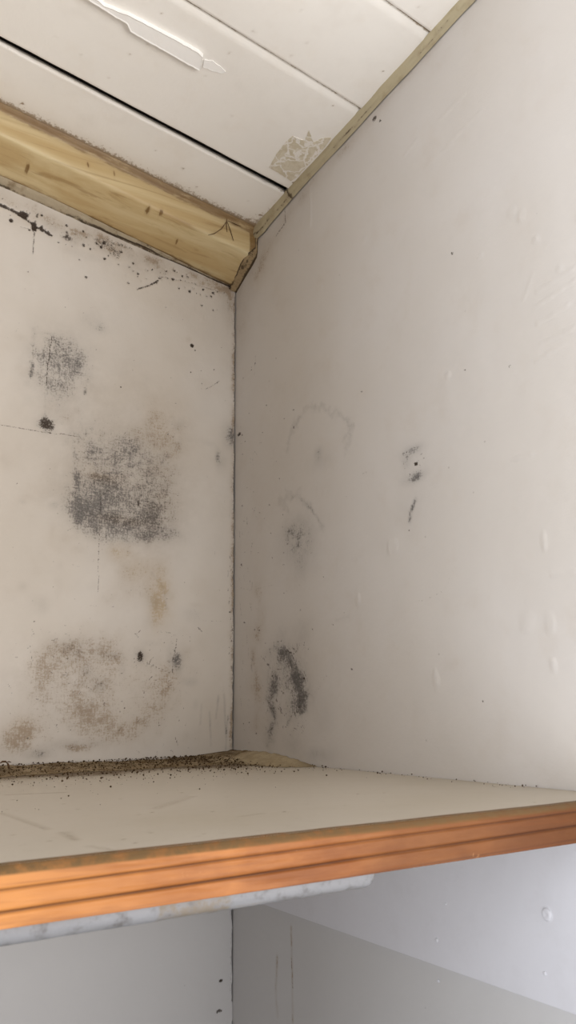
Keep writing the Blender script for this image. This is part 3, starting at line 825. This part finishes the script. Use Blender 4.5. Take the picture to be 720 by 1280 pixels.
def streak(x0, y0, x1, y1, wd, s):
    global gr
    a = at(x0, y0, 2, SZ); b = at(x1, y1, 2, SZ); d = b-a
    t = np.clip(((X-a[0])*d[0]+(Y-a[1])*d[1])/(d[0]**2+d[1]**2), 0, 1)
    gr = np.maximum(gr, s*np.clip(1.4-np.hypot(X-a[0]-t*d[0], Y-a[1]-t*d[1])/wd, 0, 1))
for a in ((2, 1016, 60, 1036, .004, .38), (78, 1040, 95, 1049, .005, .45), (112, 1057, 140, 1062, .004, .4), (195, 1010, 240, 995, .006, .35), (10, 993, 80, 990, .006, .4), (300, 1020, 330, 1016, .003, .3)):
    streak(*a)
for _ in range(60):
    q = (RNG.random()*700, 975+RNG.random()*90)
    p = at(*q, 2, SZ); r_ = .0012+.0016*RNG.random()
    gr = np.maximum(gr, .6*np.clip(1.4-np.hypot(X-p[0], (Y-p[1]))/r_, 0, 1))
top = under(obj('shelf_board', grid_mesh('shelf_board', np.stack([X, Y, Z], -1), {'grime': np.clip(gr, 0, 1)}), M_SHELF), sh)
me = top.data
bm = bmesh.new(); bm.from_mesh(me)
b8 = [bm.verts.new(v) for v in ((xs[0], SF+.006, SB), (xs[-1], SF+.006, SB), (xs[-1], ys[-1], SB), (xs[0], ys[-1], SB), (xs[0], SF+.006, SZ-.001), (xs[-1], SF+.006, SZ-.001), (xs[-1], ys[-1], SZ-.001), (xs[0], ys[-1], SZ-.001))]
for f in ((3, 2, 1, 0), (0, 1, 5, 4), (1, 2, 6, 5), (2, 3, 7, 6), (3, 0, 4, 7)): bm.faces.new([b8[i] for i in f])
bm.to_mesh(me); bm.free()

# bare front edge, worn into ridges along its skewed grain
xs = graded([(LEFT+0.002, -0.75, 0.03), (-0.75, -0.0012, 0.003)])
rows = np.concatenate([[-0.10, -0.05, 0.0, 0.02, 0.05, 0.09, 0.13], np.linspace(0.17, 0.95, 46), [0.975, 0.99, 1.0, 1.0]])
X, V_ = np.meshgrid(xs, rows, indexing='ij')
wv = 0.010*vnoise(X*5, X*0, 95, 3)
skew = (np.clip(X, -1.3, 0)+0.681)/0.591
l1 = 0.385-0.165*skew+wv; l2 = 0.735-0.175*skew+wv*1.2
l3 = 1.06-0.17*skew+wv
line = np.exp(-((V_-l1)/0.022)**2)*.85+np.exp(-((V_-l2)/0.026)**2)*1.0+np.exp(-((V_-l3)/0.02)**2)*.55
line *= np.clip(.8+.4*vnoise(X*12, V_*3, 96, 3), 0, 1)
# each ridge swells towards its lower side
saw = np.where(V_ < l1, (V_-l1+.35)/.35, np.where(V_ < l2, (V_-l1)/(l2-l1), (V_-l2)/np.maximum(1.0-l2, .1)))
dep = 0.0011*np.exp(-((V_-l1)/0.03)**2)+0.0015*np.exp(-((V_-l2)/0.034)**2)-0.0007*np.clip(saw, 0, 1)
band = np.clip((0.165-0.02*skew-V_+0.01*vnoise(X*30, V_*2, 97, 3))/0.03, 0, 1)
Yf = SF + dep + 0.0004*vnoise(X*30, V_*8, 98, 3)
Yf = np.where(V_ < .14, SF+0.0075*np.clip((0.14-V_)/.14, 0, 1)**1.4, Yf)
Yf = np.where(V_ < 0, SF+0.0075+(-V_)*0.05, Yf)
Zf = SZ-(SZ-SB)*np.clip(V_, 0, 1)
Yf[:, -1] = SF+0.02; Yf[:, -2] = SF+0.0015
Zf += 0.0003*vnoise(X*30, X*0, 99, 3)*(V_ < .05)
P = np.stack([X, Yf, Zf], -1)
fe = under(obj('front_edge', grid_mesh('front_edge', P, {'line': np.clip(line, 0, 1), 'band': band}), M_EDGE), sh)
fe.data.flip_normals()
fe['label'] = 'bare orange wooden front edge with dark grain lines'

# ------------------------------------------------------------------ rounded batten under the shelf
X1 = -0.362
xs = np.concatenate([np.linspace(LEFT+0.002, -0.75, 20), np.linspace(-0.745, X1-0.010, 130), X1-0.010+0.010*np.array([.35, .6, .8, .92, 1.0])])
k = 17; P = np.zeros((len(xs), k, 3)); g = np.zeros((len(xs), k))
shr = np.ones(len(xs)); shr[-5:] = [.97, .90, .76, .58, .30]
for j in range(k):
    a = math.pi*j/(k-1)
    nz = vnoise(xs*35, xs*0+j*.9, 111, 4)*0.0005
    P[:, j, 0] = xs; P[:, j, 1] = -0.8585-(0.0135*math.cos(a)*(0.5+.5*shr))+nz
    P[:, j, 2] = SB-0.0002-(0.0135*math.sin(a)**.75*shr)+nz
    g[:, j] = np.clip(vnoise(xs*14, xs*0+j*.7, 112, 4)-.15, 0, 1)*1.4+.5*(np.abs(xs+.535) < .03)
g[-3:] = .7
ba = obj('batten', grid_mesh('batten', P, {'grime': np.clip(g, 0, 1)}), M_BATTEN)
bm = bmesh.new(); bm.from_mesh(ba.data); bm.verts.ensure_lookup_table()
bm.faces.new([bm.verts[(len(xs)-1)*k+j] for j in range(k)]); bmesh.ops.recalc_face_normals(bm, faces=bm.faces)
bm.to_mesh(ba.data); bm.free()
tag(ba, 'chipped white rounded wooden batten under the shelf, just behind its front edge', 'batten')

# ------------------------------------------------------------------ cleat on the right wall under the shelf
cl = obj('shelf_cleat', box_mesh('shelf_cleat', -0.0085, 0.0015, FRONT+0.02, -0.0045, 1.2605, SB-0.0004, 0.0015), M_CLEAT)
tag(cl, 'flat white painted cleat board with round screw head on right wall under the shelf', 'cleat')
q = at(684, 1143, 0, -0.0085)
bm = bmesh.new()
R0 = 0.0072
prof = [(R0*1.25, 0.0), (R0*1.12, 0.0004), (R0*1.02, 0.0002), (R0, 0.0012), (R0*.86, 0.0024), (R0*.55, 0.0032), (R0*.2, 0.0034)]
rings = []
for (r_, h_) in prof:
    rings.append([bm.verts.new((q[0]-h_, q[1]+r_*math.cos(6.2832*i/28)*0.95, q[2]+r_*math.sin(6.2832*i/28)*1.0)) for i in range(28)])
for A_, B_ in zip(rings[:-1], rings[1:]):
    for i in range(28): bm.faces.new((A_[i], A_[(i+1) % 28], B_[(i+1) % 28], B_[i]))
cv = rings[-1]
bm.faces.new(cv)
# shallow dent left by the driver
for v in rings[-1]: v.co.x += 0.0016
for v in rings[-2]: v.co.x += 0.0002
bmesh.ops.recalc_face_normals(bm, faces=bm.faces)
sc = obj('screw_head', bm_mesh('screw_head', bm, True), M_CLEAT, cl); sc['label'] = 'round painted-over screw head'
for (x, y, r_) in ((546, 1175, .0028), (681, 1217, .0026), (557, 1130, .0018), (548, 1226, .0022)):
    p = at(x, y, 0, -0.0085) if y < 1220 else at(x, y, 0, -0.0005)
    bm = bmesh.new(); bmesh.ops.create_icosphere(bm, subdivisions=2, radius=r_)
    for v in bm.verts:
        v.co *= 1+.25*mnoise.noise(v.co*600); v.co.x *= .4; v.co += Vector(p)
    o = obj('paint_drip', bm_mesh('paint_drip', bm, True), M_CLEAT, cl if y < 1220 else wr)

# ------------------------------------------------------------------ dirt at the back of the shelf
def crud():
    xs = graded([(LEFT+0.004, -0.66, 0.02), (-0.66, -0.0008, 0.0032)]); ys = graded([(-0.34, -0.0008, 0.0036)])
    X, Y = np.meshgrid(xs, ys, indexing='ij')
    edge = 0.0085+0.003*vnoise(X*11, X*0, 121, 4)+0.0085*np.exp(-(X/0.07)**2)
    fall = np.clip(1+Y/(0.19+0.05*vnoise(X*7, X*0, 122, 3)), 0, 1)
    h = edge*fall**1.3
    hr = np.interp(-Y, [0, .06, .11, .16, .215, .26, .30], [.0175, .019, .0195, .016, .0098, .004, -.001])
    h2 = hr*np.clip(1+X/(0.075+0.02*vnoise(Y*9, Y*0, 123, 3)), 0, 1)**1.3
    h = np.maximum(h, h2)
    h += np.clip(h/0.004, 0, 1)*(0.0016*vnoise(X*60, Y*60, 124, 4)+0.0012*np.clip(vnoise(X*190, Y*190, 125, 2), 0, 1))
    h -= 0.0012
    g = np.clip(vnoise(X*28, Y*28, 126, 4)*1.3, 0, 1)+1.0*np.exp(Y/0.004)+.9*np.exp(X/0.003)+.6*np.exp(-((X+.02)/.06)**2)*np.clip((Y+.06)/.06, 0, 1)
    # the flatter pale lip by the right wall
    g *= np.where((Y < -.07) & (X > -.07), .3, .75)
    lip = np.clip((Y+.30)/.05, 0, 1)*np.clip((X+.09)/.04, 0, 1)*np.clip((-.05-Y)/.03, 0, 1)
    me = grid_mesh('dirt_heap', np.stack([X, Y, SZ+np.maximum(h, 0.0001)], -1), {'grime': np.clip(g, 0, 1), 'pale': lip})
    bm = bmesh.new(); bm.from_mesh(me)
    bmesh.ops.delete(bm, geom=[f for f in bm.faces if all(v.co.z < SZ+0.0003 for v in f.verts)], context='FACES')
    bm.to_mesh(me); bm.free()
    return me
dh = obj('dirt_heap', crud(), M_DIRT)
tag(dh, 'layer of brown dust and crumbled plaster heaped along the back of the shelf', 'dirt', kind='stuff')

def crumbs(nn):
    V = []; Fs = []
    base = [(1, 0, 0), (-1, 0, 0), (0, 1, 0), (0, -1, 0), (0, 0, 1), (0, 0, -1)]
    fac = [(0, 2, 4), (2, 1, 4), (1, 3, 4), (3, 0, 4), (2, 0, 5), (1, 2, 5), (3, 1, 5), (0, 3, 5)]
    for i in range(nn):
        q_ = RNG.random()
        if q_ < .62: x, y = -RNG.random()*.7, -abs(RNG.normal())*.09-.004
        elif q_ < .85: x, y = -abs(RNG.normal())*.16-.003, -abs(RNG.normal())*.10-.004
        elif q_ < .87: x, y = -abs(RNG.normal())*.02-.003, -RNG.random()*.75
        elif q_ < .98: x, y = -RNG.random()*.6, -.17-abs(RNG.normal())*.10
        else: x, y = -RNG.random()*.7, -RNG.random()*.6
        if y < SF+.03 or x < LEFT+.02: continue
        r = 0.0005+0.0016*RNG.random()**3
        hz = SZ+0.0085*np.clip(1+y/.19, 0, 1)**1.3
        b0 = len(V)
        for p in base:
            k_ = r*(.6+.8*RNG.random())
            V.append((x+p[0]*k_, y+p[1]*k_, hz+p[2]*k_*.8+r*1.25))
        Fs += [(a+b0, b+b0, c+b0) for a, b, c in fac]
    return mesh('dirt_crumbs', V, Fs)
cm = crumbs(3800)
dh.data.materials.append(M_CRUMB)
bm = bmesh.new(); bm.from_mesh(dh.data); nf = len(bm.faces); bm.from_mesh(cm)
bm.faces.ensure_lookup_table()
for f in bm.faces[nf:]: f.material_index = 1
bm.to_mesh(dh.data); bm.free()

# small curled twig against the back wall at the left
bm = bmesh.new()
tube_bm(bm, [at(x, y, 1, -0.045) for x, y in ((0, 954), (3, 952), (7, 952), (10, 955), (11, 959), (12, 963))], 0.0016, 6)
tube_bm(bm, [at(x, y, 1, -0.045) for x, y in ((8, 953), (11, 952), (14, 953))], 0.001, 6)
tw = obj('twig', bm_mesh('twig', bm), M_THREAD)
tag(tw, 'tiny dark curled twig lying in the dirt at the left', 'twig')
